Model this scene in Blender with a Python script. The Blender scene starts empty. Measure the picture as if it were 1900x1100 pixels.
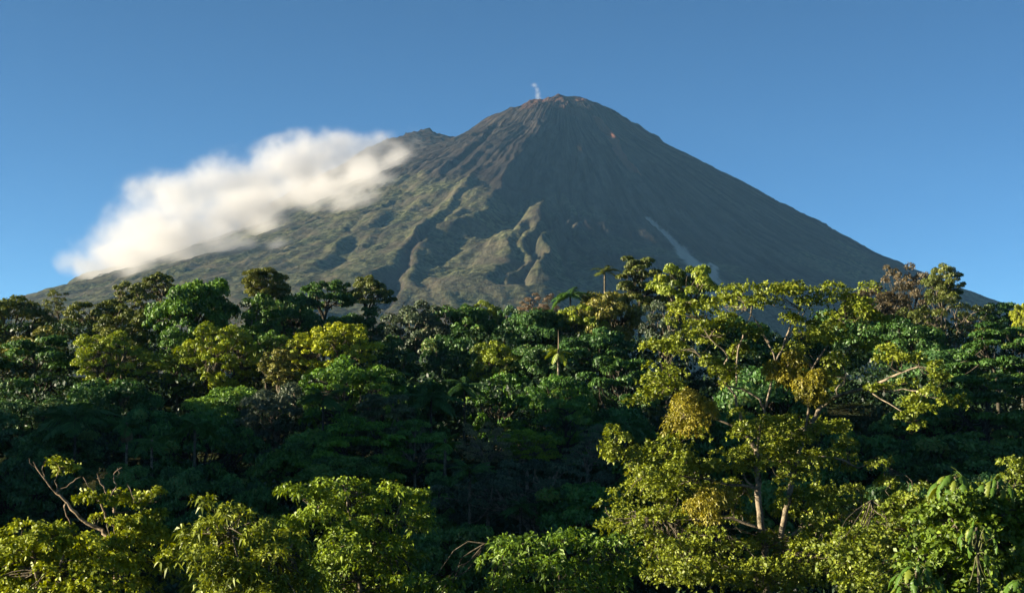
import bpy, math
import numpy as np

# ------------------------------------------------------------------ camera, sky, sun, exposure
scene = bpy.context.scene
R = math.radians
COL = scene.collection

HFOV, PITCH = R(40.0), R(4.6)
cam_data = bpy.data.cameras.new('camera')
cam_data.sensor_fit = 'HORIZONTAL'
cam_data.angle = HFOV
cam_data.clip_start, cam_data.clip_end = 0.5, 60000.0
cam = bpy.data.objects.new('camera', cam_data)
COL.objects.link(cam)
cam.location = (0, 0, 0)
cam.rotation_euler = (R(90) + PITCH, 0, 0)
scene.camera = cam

SUN_ELEV, SUN_AZ = R(12.5), R(-97.0)          # azimuth clockwise from +Y: low sun from the side
world = bpy.data.worlds.new('World')
scene.world = world
world.use_nodes = True
wn, wl = world.node_tree.nodes, world.node_tree.links
wn.clear()
sky = wn.new('ShaderNodeTexSky')
sky.sky_type = 'NISHITA'
sky.sun_disc = False
sky.sun_elevation = SUN_ELEV
sky.sun_rotation = SUN_AZ
sky.altitude = 4000
sky.air_density = 0.7
sky.dust_density = 0.7
sky.ozone_density = 5.0
bg = wn.new('ShaderNodeBackground')
bg.inputs['Strength'].default_value = 0.05
wo = wn.new('ShaderNodeOutputWorld')
tint = wn.new('ShaderNodeMix')
tint.data_type, tint.blend_type = 'RGBA', 'MULTIPLY'
tint.inputs[0].default_value = 1.0
tint.inputs[7].default_value = (0.84, 0.95, 0.79, 1)
wl.new(sky.outputs[0], tint.inputs[6])
wl.new(tint.outputs[2], bg.inputs[0])
wl.new(bg.outputs[0], wo.inputs[0])

sun_data = bpy.data.lights.new('sun', 'SUN')
sun_data.energy = 5.0
sun_data.angle = R(0.6)
sun_data.color = (1.0, 0.88, 0.66)
sun = bpy.data.objects.new('sun', sun_data)
COL.objects.link(sun)
from mathutils import Vector, Matrix
SUN_DIR = Vector((math.sin(SUN_AZ) * math.cos(SUN_ELEV), math.cos(SUN_AZ) * math.cos(SUN_ELEV), math.sin(SUN_ELEV)))
sun.rotation_euler = SUN_DIR.to_track_quat('Z', 'Y').to_euler()

vs = scene.view_settings
vs.view_transform = 'Standard'
vs.look = 'None'
vs.exposure = 2.0
vs.gamma = 1.0
vs.use_curve_mapping = False
cy = scene.cycles
cy.max_bounces = 6
cy.diffuse_bounces = 3
cy.glossy_bounces = 1
cy.transmission_bounces = 2
cy.volume_bounces = 6
cy.transparent_max_bounces = 4
cy.use_denoising = True
cy.volume_step_rate = 1.0
cy.volume_max_steps = 256

# ------------------------------------------------------------------ helpers
K = 2 * math.tan(HFOV / 2) / 1900.0
CP, SP = math.cos(PITCH), math.sin(PITCH)


def pt(px, py, depth):
    """the place in the world, at that depth, of a spot measured in the photograph"""
    a, b = (px - 950) * K, (550 - py) * K
    dy = CP - b * SP
    return np.array((a, dy, SP + b * CP)) * (depth / dy)


def rng(seed):
    return np.random.default_rng(seed)


def _hash(i, j, s):
    n = (i.astype(np.int64) * 374761393 + j.astype(np.int64) * 668265263 + s * 1442695041) & 0x7fffffff
    n = ((n ^ (n >> 13)) * 1274126177) & 0x7fffffff
    return ((n ^ (n >> 16)) & 0xffff) / 65535.0


def vnoise(x, y, s=0):
    xi, yi = np.floor(x), np.floor(y)
    fx, fy = x - xi, y - yi
    fx, fy = fx * fx * fx * (fx * (fx * 6 - 15) + 10), fy * fy * fy * (fy * (fy * 6 - 15) + 10)
    xi, yi = xi.astype(np.int64), yi.astype(np.int64)
    a, b = _hash(xi, yi, s), _hash(xi + 1, yi, s)
    c, d = _hash(xi, yi + 1, s), _hash(xi + 1, yi + 1, s)
    return (a + (b - a) * fx) * (1 - fy) + (c + (d - c) * fx) * fy


def fbm(x, y, octaves=4, s=0, gain=0.5):
    t, amp, tot = 0, 1.0, 0.0
    for o in range(octaves):
        t = t + amp * vnoise(x * 2 ** o + 17.3 * o, y * 2 ** o - 9.1 * o, s + o)
        tot += amp
        amp *= gain
    return t / tot


def ridged(x, y, octaves=4, s=0):
    t, amp, tot = 0, 1.0, 0.0
    for o in range(octaves):
        t = t + amp * (1 - np.abs(2 * vnoise(x * 2 ** o + 5.7 * o, y * 2 ** o + 3.3 * o, s + o) - 1))
        tot += amp
        amp *= 0.5
    return t / tot


def sstep(a, b, x):
    t = np.clip((x - a) / (b - a), 0, 1)
    return t * t * (3 - 2 * t)


def mesh_np(name, V, F, mat=None, smooth=False, attrs=None):
    V = np.asarray(V, np.float32)
    F = np.asarray(F, np.int32)
    me = bpy.data.meshes.new(name)
    n, k = F.shape
    me.vertices.add(len(V))
    me.vertices.foreach_set('co', V.ravel())
    me.loops.add(n * k)
    me.loops.foreach_set('vertex_index', F.ravel())
    me.polygons.add(n)
    me.polygons.foreach_set('loop_start', np.arange(0, n * k, k, dtype=np.int32))
    me.polygons.foreach_set('loop_total', np.full(n, k, np.int32))
    if smooth:
        me.polygons.foreach_set('use_smooth', np.ones(n, bool))
    for an, av in (attrs or {}).items():
        av = np.asarray(av, np.float32)
        if av.ndim == 1:
            me.attributes.new(an, 'FLOAT', 'POINT').data.foreach_set('value', av)
        else:
            me.attributes.new(an, 'FLOAT_VECTOR', 'POINT').data.foreach_set('vector', av.ravel())
    me.update(calc_edges=True)
    if mat:
        me.materials.append(mat)
    return me


def link(name, data, parent=None, loc=(0, 0, 0), rot=(0, 0, 0), scale=(1, 1, 1), color=None):
    o = bpy.data.objects.new(name, data)
    COL.objects.link(o)
    o.location, o.rotation_euler, o.scale = loc, rot, scale
    if parent:
        o.parent = parent
    if color:
        o.color = (*color, 1)
    return o


def tag(o, label=None, cat=None, group=None, kind=None):
    for k, v in (('label', label), ('category', cat), ('group', group), ('kind', kind)):
        if v:
            o[k] = v
    return o


def grid_faces(nr, nc, wrap=False):
    i, j = np.meshgrid(np.arange(nr - 1), np.arange(nc if wrap else nc - 1), indexing='ij')
    j2 = (j + 1) % nc
    return np.stack([i * nc + j, i * nc + j2, (i + 1) * nc + j2, (i + 1) * nc + j], -1).reshape(-1, 4)


class NT:
    """a small wrapper to write node trees compactly"""
    def __init__(self, name):
        self.m = bpy.data.materials.new(name)
        self.m.use_nodes = True
        self.t = self.m.node_tree
        self.t.nodes.clear()
        self.out = self.n('ShaderNodeOutputMaterial')

    def n(self, kind, ins=None, **props):
        nd = self.t.nodes.new(kind)
        for k, v in props.items():
            setattr(nd, k, v)
        for k, v in (ins or {}).items():
            s = nd.inputs[k]
            if isinstance(v, bpy.types.NodeSocket):
                self.t.links.new(v, s)
            elif isinstance(v, bpy.types.Node):
                self.t.links.new(v.outputs[0], s)
            else:
                s.default_value = v
        return nd

    def math(self, op, a, b=0.0, clamp=False):
        return self.n('ShaderNodeMath', {0: a, 1: b}, operation=op, use_clamp=clamp).outputs[0]

    def mix(self, f, a, b, blend='MIX'):
        nd = self.n('ShaderNodeMix', data_type='RGBA', blend_type=blend)
        for idx, v in ((0, f), (6, a), (7, b)):
            s = nd.inputs[idx]
            if isinstance(v, bpy.types.NodeSocket):
                self.t.links.new(v, s)
            else:
                s.default_value = v if idx == 0 else (*v, 1)[:4]
        return nd.outputs[2]

    def noise(self, scale, vec=None, detail=4, rough=0.55, dist=0.0):
        ins = {'Scale': scale, 'Detail': detail, 'Roughness': rough, 'Distortion': dist}
        if vec is not None:
            ins['Vector'] = vec
        return self.n('ShaderNodeTexNoise', ins).outputs[0]

    def ramp(self, v, a, b):
        return self.n('ShaderNodeMapRange', {0: v, 1: a, 2: b, 3: 0.0, 4: 1.0}, interpolation_type='SMOOTHSTEP').outputs[0]

    def attr(self, name, out=2):
        return self.n('ShaderNodeAttribute', attribute_name=name).outputs[out]

    def surf(self, sock):
        self.t.links.new(sock, self.out.inputs['Surface'])
        return self.m
# ------------------------------------------------------------------ ground: valley, forested ridge, added shading hill
GY = np.array([-400, -30, 4, 22, 45, 70, 100, 125, 150, 175, 200, 228, 250, 300, 420, 800, 1500, 60000], float)
GZ = np.array([2.0, -1.5, -2.5, -11, -18, -22, -25, -22, -16, -9, -2, 4, 5, -6, -30, -45, -50, -50], float)


def ground_z(x, y):
    x, y = np.asarray(x, float), np.asarray(y, float)
    z = np.interp(y, GY, GZ)
    near = sstep(1200, 500, np.hypot(x, y))
    # an added, unseen hill far off to the side, towards the low sun: shaped so its long shadow lies across the slope
    y0 = y - 0.12 * x
    shade_hill = np.exp(-((x + 700) / 170.0) ** 2) * (58 + 140 * np.exp(-((y0 - 142) / 62.0) ** 2) + 14 * (fbm(x / 60 + 5, y / 22, 3, 40) - 0.5)) * sstep(520, 300, np.abs(y0 - 146))
    rough = (fbm(x / 40, y / 40, 4, 3) - 0.5) * 5.0 + (fbm(x / 9, y / 9, 3, 8) - 0.5) * 1.4
    return z + shade_hill + rough * near


def m_forest_floor():
    t = NT('forest_floor')
    co = t.n('ShaderNodeNewGeometry').outputs['Position']
    n1 = t.noise(0.08, co, 6)
    n2 = t.noise(1.7, co, 5)
    c = t.mix(t.ramp(n1, 0.35, 0.65), (0.030, 0.048, 0.016), (0.055, 0.046, 0.026))
    c = t.mix(t.ramp(n2, 0.4, 0.7), c, (0.022, 0.036, 0.014))
    b = t.n('ShaderNodeBump', {'Strength': 0.8, 'Distance': 0.5, 'Height': n2})
    return t.surf(t.n('ShaderNodeBsdfDiffuse', {'Color': c, 'Normal': b}).outputs[0])


gr = np.concatenate([np.linspace(3, 330, 130), np.linspace(340, 1150, 60), np.geomspace(1250, 20000, 28)])
ga = np.linspace(0, 2 * math.pi, 300, endpoint=False)
rr, aa = np.meshgrid(gr, ga, indexing='ij')
gx, gy = rr * np.sin(aa), rr * np.cos(aa)
V = np.stack([gx, gy, ground_z(gx, gy)], -1).reshape(-1, 3)
F = grid_faces(len(gr), len(ga), wrap=True)
V = np.vstack([V, [[0, 0, float(ground_z(0., 0.))]]])
cap = np.stack([np.arange(300), np.full(300, len(V) - 1), np.full(300, len(V) - 1), (np.arange(300) + 1) % 300], -1)
me = mesh_np('ground', V, np.vstack([F, cap[:, [0, 3, 1, 2]]]), m_forest_floor(), True)
me.validate()
tag(link('ground', me), kind='structure')

# ------------------------------------------------------------------ the volcano
DV = 5000.0
PA, PB = pt(1046, 176, DV), pt(793, 240, DV + 330)
SA, SB = K * DV, K * (DV + 330)
prA = np.array([(0, 1.0), (30, 10.3), (55, 22.0), (75, 27.4), (110, 37.5), (150, 56.1), (190, 89.1), (260, 120.0), (340, 156.0), (460, 216.7), (560, 266.4), (640, 304.7), (800, 366.3), (1000, 433.9), (1300, 533.9), (1700, 643.9), (2300, 743.9)], float)
prB = np.array([(0, 5.1), (25, 18.8), (60, 28.6), (100, 39.3), (180, 93.6), (270, 145.2), (350, 208.4), (430, 290.0), (510, 299.9), (580, 299.3), (640, 316.4), (720, 474.6), (900, 540.6), (1200, 602.6), (1700, 712.6), (2300, 792.6)], float)


def smooth_prof(pr, s, r):
    rs = np.linspace(0, pr[-1, 0], 1200)
    zs = np.interp(rs, pr[:, 0], pr[:, 1])
    k = np.hanning(41)
    zs[20:-20] = np.convolve(zs, k / k.sum(), 'valid')
    return np.interp(r / s, rs, zs) * s


def volcano_base(x, y):
    dx, dy = x - PA[0], y - PA[1]
    th = np.arctan2(dx, -dy)
    # the face on the shaded side is flatter than a true cone, with a blunt edge facing the viewer
    q = np.clip(np.abs(th - 0.72) / 0.98, 0, 1)
    chord = np.cos(q * 0.98) / math.cos(0.98)
    m = 1 + 0.50 * (chord - 1) * sstep(30, 280, np.hypot(dx, dy))
    hA = PA[2] - smooth_prof(prA, SA, np.hypot(dx, dy) * m)
    ex, ey = x - PB[0], y - PB[1]
    ey = ey * np.where(ey > 0, 1.0, 0.92)
    hB = PB[2] - smooth_prof(prB, SB, np.hypot(ex, ey))
    k = 26.0
    h = np.maximum(hA, hB) + k * 0.25 * np.clip(1 - np.abs(hA - hB) / k, 0, 1) ** 2
    return h


def drop_on_base(px, py):
    """where the line of sight through a photo spot meets the plain cone, in plan"""
    d = pt(px, py, 1.0)
    ys = np.arange(2200.0, 5600.0, 4.0)
    hit = np.nonzero(d[2] * ys < volcano_base(d[0] * ys, ys))[0]
    yy = ys[hit[0]] if len(hit) else 5000.0
    return d[0] * yy, yy


def trail(points, x, y, w0, w1):
    """0..1 closeness to a line over the slope whose half-width goes from w0 to w1 metres"""
    P = np.array([drop_on_base(*p) for p in points])
    best = np.zeros_like(x)
    L = np.r_[0, np.cumsum(np.hypot(*np.diff(P, axis=0).T))]
    for i in range(len(P) - 1):
        a, b = P[i], P[i + 1]
        ab = b - a
        t = np.clip(((x - a[0]) * ab[0] + (y - a[1]) * ab[1]) / (ab @ ab), 0, 1)
        d = np.hypot(x - a[0] - t * ab[0], y - a[1] - t * ab[1])
        w = w0 + (w1 - w0) * (L[i] + t * (L[i + 1] - L[i])) / L[-1]
        best = np.maximum(best, np.clip(1 - d / w, 0, 1))
    return best


NR, NA = 560, 760
u = np.linspace(0, 1, NR)
vr = 6 + 3600 * (0.35 * u + 0.65 * u ** 1.5)
front = np.linspace(-2.05, 2.05, 620)
back = np.linspace(2.05, 2 * math.pi - 2.05, NA - 620 + 2)[1:-1]
va = np.concatenate([front, back])
NA = len(va)
rr, aa = np.meshgrid(vr, va, indexing='ij')
vx, vy = PA[0] + rr * np.sin(aa), PA[1] - rr * np.cos(aa)
h = volcano_base(vx, vy)
wx = vx + 60 * (fbm(vx / 180, vy / 180, 3, 21) - 0.5)
wy = vy + 60 * (fbm(vx / 180, vy / 180, 3, 22) - 0.5)
arc = aa * 9.0 + 1.1 * (fbm(vx / 260, vy / 260, 3, 2) - 0.5)
amp = sstep(40, 500, rr)
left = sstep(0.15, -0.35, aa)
gul = ridged(arc, rr / 900.0, 4, 5) - 0.55
gul3 = ridged(arc * 9.0 + 0.6 * fbm(vx / 60, vy / 60, 2, 15), rr / 300.0, 3, 19) ** 2 - 0.35
gul2 = ridged(arc * 3.1, rr / 420.0, 3, 9) - 0.5
h = h + amp * gul * (7 + 6 * left) + amp * gul2 * (7 + 2 * left) + amp * gul3 * 12
h = h + (fbm(wx / 120, wy / 120, 5, 12) - 0.5) * (10 + 14 * left * amp)
h = h + (fbm(vx / 22, vy / 22, 3, 31) - 0.5) * (4 + 4 * left)
crag = sstep(420, 60, rr)
h = h + crag * (ridged(vx / 70, vy / 70, 4, 51) - 0.55) * 32 * sstep(0, 60, rr)
h = h + crag * (ridged(vx / 34 + 3, vy / 34, 3, 52) - 0.6) * 17 * sstep(10, 60, rr)
craB = sstep(520, 120, np.hypot(vx - PB[0], vy - PB[1]))
h = h + craB * (ridged(vx / 85, vy / 85, 4, 55) - 0.5) * 36


def stamp(points, height, w0, w1, power=1.4):
    global h
    m = trail(points, wx, wy, w0, w1)
    h = h + height * sstep(0, 1, m) ** power
    return m


rib = stamp([(996, 232), (984, 262), (955, 312), (925, 372), (890, 412), (850, 432)], 16, 26, 60)
stamp([(1000, 250), (985, 330), (960, 395), (905, 440)], -12, 40, 70)
stamp([(905, 305), (840, 372), (790, 420), (752, 478), (742, 515), (735, 570)], 15, 24, 46)
g1 = stamp([(800, 432), (745, 478), (718, 522), (724, 580)], -30, 18, 40)
stamp([(930, 230), (850, 305), (760, 375), (660, 445), (600, 500)], -15, 18, 50)
stamp([(880, 270), (800, 345), (700, 415), (620, 465)], 12, 20, 46)
g2 = stamp([(1062, 290), (1040, 370), (1033, 430), (1020, 470), (992, 520), (975, 590)], -34, 12, 30)
g3 = stamp([(1085, 300), (1066, 380), (1052, 430), (1040, 490), (1062, 570)], -22, 10, 22)
stamp([(1033, 455), (1012, 500), (1005, 580)], 26, 14, 40)
f1 = stamp([(1078, 425), (1100, 478), (1112, 530), (1115, 590)], 20, 20, 50)
stamp([(985, 445), (960, 500), (940, 580)], -16, 14, 30)
stamp([(1010, 425), (1000, 480), (1000, 600)], 75, 60, 420, 1.0)
rock = stamp([(1113, 232), (1136, 262), (1158, 300), (1184, 324)], 14, 26, 18)
stamp([(1070, 280), (1085, 300), (1060, 305)], 14, 26, 30)
stamp([(1222, 252), (1230, 258)], 16, 26, 26)
scar = stamp([(1206, 408), (1246, 446), (1286, 486), (1312, 512), (1332, 548), (1350, 600)], -6, 16, 60)
scar2 = trail([(1292, 492), (1335, 500), (1322, 520)], wx, wy, 16, 20)
pole = np.hypot(vx - PA[0], vy - PA[1])
veg = sstep(0.40, 0.60, fbm(wx / 190, wy / 190, 5, 61) * 0.55 + 0.42 * sstep(-150, 750, PA[2] - h - 330) + 0.26 * left - 0.10)  # plant cover, plus a left term painting the sunlit side lighter than the shaded
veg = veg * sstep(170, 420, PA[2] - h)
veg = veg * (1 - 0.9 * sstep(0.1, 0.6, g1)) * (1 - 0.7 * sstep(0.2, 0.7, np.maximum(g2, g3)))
redm = np.clip(sstep(0.06, 0.4, rock * (0.5 + fbm(wx / 18, wy / 18, 3, 71))) + 0.55 * crag * sstep(0.52, 0.66, fbm(wx / 90, wy / 90, 4, 77)), 0, 1)
tanm = sstep(0.12, 0.5, np.maximum(scar, scar2) * (0.45 + fbm(wx / 14, wy / 14, 3, 81)))
V = np.stack([vx, vy, h], -1).reshape(-1, 3)
F = grid_faces(NR, NA, wrap=True)
capc = len(V)
V = np.vstack([V, [[PA[0], PA[1], float(h[0].mean()) + 1]]])
ia = np.arange(NA)
F = np.vstack([F, np.stack([ia, np.full(NA, capc), np.full(NA, capc), (ia + 1) % NA], -1)])
pad = lambda a: np.r_[a.ravel(), a.ravel()[0]]
polar = np.stack([aa.ravel() * 1000, rr.ravel(), np.zeros(aa.size)], -1)
polar = np.vstack([polar, [[0, 0, 0]]])


def m_volcano():
    t = NT('volcano_slope')
    pos = t.n('ShaderNodeNewGeometry').outputs['Position']
    pol = t.attr('polar', 1)
    mp = t.n('ShaderNodeMapping', {'Vector': pol, 'Scale': (0.022, 0.0035, 1)}).outputs[0]
    streak = t.noise(1.0, mp, 6, 0.62, 0.4)
    fine = t.noise(0.06, pos, 6, 0.65)
    mid = t.noise(0.011, pos, 5, 0.6)
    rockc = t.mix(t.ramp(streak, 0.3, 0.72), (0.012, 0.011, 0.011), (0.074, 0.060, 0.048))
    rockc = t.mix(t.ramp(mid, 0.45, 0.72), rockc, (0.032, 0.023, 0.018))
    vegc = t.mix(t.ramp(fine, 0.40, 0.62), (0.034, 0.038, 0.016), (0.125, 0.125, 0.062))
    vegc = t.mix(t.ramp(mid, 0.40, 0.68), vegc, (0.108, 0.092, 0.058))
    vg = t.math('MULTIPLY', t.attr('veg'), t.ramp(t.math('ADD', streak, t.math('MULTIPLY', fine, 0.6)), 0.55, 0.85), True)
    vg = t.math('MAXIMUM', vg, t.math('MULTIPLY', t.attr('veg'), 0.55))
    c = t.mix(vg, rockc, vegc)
    c = t.mix(t.math('MULTIPLY', t.attr('red'), 0.65), c, (0.20, 0.085, 0.055))
    c = t.mix(t.math('MULTIPLY', t.attr('tan'), 0.85), c, (0.50, 0.41, 0.33))  # tan scar, its colour lightened further to stand in for grazing sun
    hgt = t.math('ADD', t.math('MULTIPLY', fine, 7.0), t.math('MULTIPLY', streak, 14.0))
    b = t.n('ShaderNodeBump', {'Strength': 0.7, 'Distance': 1.0, 'Height': hgt})
    return t.surf(t.n('ShaderNodeBsdfDiffuse', {'Color': c, 'Roughness': 1.0, 'Normal': b}).outputs[0])


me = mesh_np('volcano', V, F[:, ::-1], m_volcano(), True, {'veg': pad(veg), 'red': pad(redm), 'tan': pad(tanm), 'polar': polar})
me.validate()
tag(link('volcano', me), kind='structure')
# ------------------------------------------------------------------ cloud on the shoulder, steam at the crater
def blob_volume(name, blobs, density, noise_scale, amp, aniso=0.0, step=1.0, thr=0.0, detail=4, color=(1, 1, 1), soft=0.55, warp=0.0, stretch=(1, 1, 1)):
    """a lumpy closed body (union of ellipsoids) filled with vapour that thins out towards its skin"""
    cen = np.mean([b[0] for b in blobs], axis=0)
    bm_v, bm_f = [], []
    n1, n2 = 14, 20
    off = 0
    for c, r in blobs:
        ph = np.linspace(0, math.pi, n1)
        tt = np.linspace(0, 2 * math.pi, n2, endpoint=False)
        P, T = np.meshgrid(ph, tt, indexing='ij')
        v = np.stack([np.sin(P) * np.cos(T), np.sin(P) * np.sin(T), np.cos(P)], -1).reshape(-1, 3) * np.array(r) * 1.03 + (c - cen)
        bm_v.append(v)
        bm_f.append(grid_faces(n1, n2, True)[:, ::-1] + off)
        off += len(v)
    me = mesh_np(name, np.vstack(bm_v), np.vstack(bm_f))
    me.validate()
    tmp = bpy.data.objects.new('tmp', me)
    COL.objects.link(tmp)
    rm = tmp.modifiers.new('r', 'REMESH')
    rm.mode = 'VOXEL'
    rm.voxel_size = min(min(b[1]) for b in blobs) / 2.6
    sm = tmp.modifiers.new('s', 'SMOOTH')
    sm.iterations = 3
    dg = bpy.context.evaluated_depsgraph_get()
    out = bpy.data.meshes.new_from_object(tmp.evaluated_get(dg))
    bpy.data.objects.remove(tmp)
    out.name = name
    out.polygons.foreach_set('use_smooth', np.ones(len(out.polygons), bool))
    t = NT(name)
    co = t.n('ShaderNodeTexCoord').outputs['Object']
    if warp:
        nz = t.n('ShaderNodeTexNoise', {'Vector': co, 'Scale': noise_scale * 0.7, 'Detail': 2}).outputs[1]
        nz = t.n('ShaderNodeVectorMath', {0: nz, 1: (0.5, 0.5, 0.5)}, operation='SUBTRACT').outputs[0]
        nz = t.n('ShaderNodeVectorMath', {0: nz, 3: warp}, operation='SCALE').outputs[0]
        cw = t.n('ShaderNodeVectorMath', {0: co, 1: nz}, operation='ADD').outputs[0]
    else:
        cw = co
    tot = None
    for c, r in blobs:
        d = t.n('ShaderNodeVectorMath', {0: cw, 1: tuple(c - cen)}, operation='SUBTRACT').outputs[0]
        d = t.n('ShaderNodeVectorMath', {0: d, 1: tuple(r)}, operation='DIVIDE').outputs[0]
        d = t.n('ShaderNodeVectorMath', {0: d}, operation='LENGTH').outputs['Value']
        f = t.math('SUBTRACT', 1.0, d)
        tot = f if tot is None else t.n('ShaderNodeMath', {0: tot, 1: f, 2: 0.18}, operation='SMOOTH_MAX').outputs[0]
    ms = t.n('ShaderNodeMapping', {'Vector': co, 'Scale': stretch}).outputs[0]
    nn = t.noise(noise_scale, ms, detail, 0.6)
    val = t.math('ADD', tot, t.math('MULTIPLY', t.math('SUBTRACT', nn, 0.5), amp))
    val = t.ramp(val, thr, thr + soft)
    # nothing at the skin itself, so the body has no visible edge
    val = t.math('MULTIPLY', val, t.ramp(tot, 0.0, 0.22))
    val = t.math('MULTIPLY', val, val)
    dn = t.math('MULTIPLY', val, density)
    pv = t.n('ShaderNodeVolumePrincipled', {'Color': (*color, 1), 'Density': dn, 'Anisotropy': aniso})
    t.t.links.new(pv.outputs[0], t.out.inputs['Volume'])
    t.m.cycles.volume_step_rate = step
    out.materials.clear()
    out.materials.append(t.m)
    return link(name, out, loc=tuple(cen))


def B(px, py, d, rx, ry, rz):
    s = K * d
    return (pt(px, py, d), (rx * s, ry, rz * s))


cl = [B(705, 266, 4900, 62, 90, 34), B(748, 278, 4640, 46, 90, 44), B(640, 292, 4850, 115, 150, 60), B(550, 318, 4780, 130, 180, 70),
      B(455, 342, 4700, 145, 180, 74), B(345, 356, 4600, 120, 160, 58), B(370, 420, 4250, 150, 300, 88), B(465, 398, 4350, 110, 260, 72), B(285, 440, 4150, 120, 280, 80),
      B(232, 468, 4000, 105, 240, 58), B(665, 330, 4500, 95, 180, 58), B(590, 362, 4350, 95, 200, 54), B(180, 488, 3900, 85, 150, 32), B(600, 266, 4850, 90, 120, 36),
      B(325, 462, 3760, 105, 150, 46), B(425, 448, 3720, 90, 150, 44), B(245, 484, 3720, 80, 110, 28), B(485, 420, 3980, 72, 120, 46), B(565, 382, 4140, 72, 120, 46), B(645, 372, 4060, 80, 110, 44),
      B(695, 345, 4240, 62, 110, 48), B(728, 305, 4450, 46, 90, 48), B(515, 452, 3660, 50, 70, 20)]
cl = [(c, (r[0] * 1.12, r[1], r[2] * 1.22)) for c, r in cl]
cloud = blob_volume('cloud', cl, 0.0125, 0.0075, 2.0, 0.15, 0.30, -0.04, 7, (0.74, 0.72, 0.71), 1.0, 130.0, (1, 0.9, 1.0))
tag(cloud, 'soft white cloud bank spilling over the left shoulder of the volcano', 'cloud', kind=None)

st = [B(1001, 184, 4985, 9, 16, 10), B(999, 177, 4985, 8, 15, 12), B(996, 168, 4985, 9, 15, 11), B(991, 160, 4985, 12, 16, 9)]
steam = blob_volume('steam_plume', st, 0.05, 0.03, 0.9, 0.3, 0.35, 0.0, 4, (0.8, 0.78, 0.76), 1.1, 22.0, (1.2, 1, 0.6))
tag(steam, 'small white steam puff rising from the crater rim of the volcano', 'steam')

# ------------------------------------------------------------------ haze
hz = NT('haze')
hv = hz.n('ShaderNodeVolumePrincipled', {'Color': (0.28, 0.60, 1.0, 1), 'Density': 2.0e-5, 'Anisotropy': 0.1})
hz.t.links.new(hv.outputs[0], hz.out.inputs['Volume'])
x0, x1, y0, y1, z0, z1 = -21000., 21000., -21000., 21000., -60., float(PA[2]) + 90
V = np.array([(x, y, z) for x in (x0, x1) for y in (y0, y1) for z in (z0, z1)])
F = np.array([(0, 1, 3, 2), (4, 6, 7, 5), (0, 4, 5, 1), (2, 3, 7, 6), (0, 2, 6, 4), (1, 5, 7, 3)])
haze = link('haze', mesh_np('haze', V, F, hz.m))
tag(haze, 'thin blue haze filling the air between the forest and the volcano', kind='stuff')
# ------------------------------------------------------------------ plant materials
def m_leaf():
    t = NT('leaf')
    base = t.n('ShaderNodeObjectInfo').outputs['Color']
    tint = t.attr('tint')
    old = t.ramp(tint, 0.93, 0.99)
    c = t.n('ShaderNodeHueSaturation', {'Hue': t.math('ADD', 0.525, t.math('MULTIPLY', tint, -0.035)), 'Saturation': 1.0,
                                        'Value': t.math('ADD', 0.42, t.math('MULTIPLY', tint, 1.15)), 'Color': base}).outputs[0]
    c = t.mix(t.math('MULTIPLY', old, 0.45), c, (0.17, 0.13, 0.03))
    tr = t.n('ShaderNodeHueSaturation', {'Hue': 0.485, 'Saturation': 1.1, 'Value': 1.25, 'Color': c}).outputs[0]
    d = t.n('ShaderNodeBsdfDiffuse', {'Color': c})
    x = t.n('ShaderNodeBsdfTranslucent', {'Color': tr})
    g = t.n('ShaderNodeBsdfGlossy', {'Color': (1, 1, 1, 1), 'Roughness': 0.5})
    s = t.n('ShaderNodeMixShader', {0: 0.22, 1: d.outputs[0], 2: x.outputs[0]})
    s = t.n('ShaderNodeMixShader', {0: 0.022, 1: s.outputs[0], 2: g.outputs[0]})
    return t.surf(s.outputs[0])


def m_bark():
    t = NT('bark')
    base = t.n('ShaderNodeObjectInfo').outputs['Color']
    co = t.n('ShaderNodeNewGeometry').outputs['Position']
    n1 = t.noise(2.2, co, 5, 0.65)
    n2 = t.noise(9.0, co, 3)
    c = t.mix(t.ramp(n1, 0.38, 0.66), base, (0.045, 0.040, 0.026))
    c = t.mix(t.math('MULTIPLY', t.ramp(n2, 0.5, 0.75), 0.5), c, (0.30, 0.28, 0.22))
    b = t.n('ShaderNodeBump', {'Strength': 0.6, 'Distance': 0.05, 'Height': n2})
    return t.surf(t.n('ShaderNodeBsdfDiffuse', {'Color': c, 'Normal': b}).outputs[0])


LEAF, BARK = m_leaf(), m_bark()
BARK_PALE, BARK_MID, BARK_DARK = (0.25, 0.20, 0.14), (0.11, 0.09, 0.062), (0.05, 0.042, 0.032)


def unit(a):
    return a / np.maximum(np.linalg.norm(a, axis=-1, keepdims=True), 1e-9)


def leaf_quads(C, D, N, L, W, fold=0.12, droop=0.0):
    """one folded, pointed blade per row; returns vertices (n*4, 3)"""
    L, W = L[:, None], W[:, None]
    D = unit(D)
    N = unit(N - (N * D).sum(-1, keepdims=True) * D)
    S = np.cross(D, N)
    mid = C + D * L * 0.48
    tip = C + D * L - np.array([0, 0, 1.0]) * L * droop
    v = np.stack([C, mid + S * W * 0.5 + N * W * fold, tip, mid - S * W * 0.5 + N * W * fold], 1)
    return v.reshape(-1, 3)


def leaf_mesh(name, V, tint):
    n = len(V) // 4
    return mesh_np(name, V, np.arange(n * 4).reshape(n, 4), LEAF, False, {'tint': np.repeat(tint, 4)})


def rnd_unit(g, n):
    return unit(g.normal(size=(n, 3)))


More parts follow.
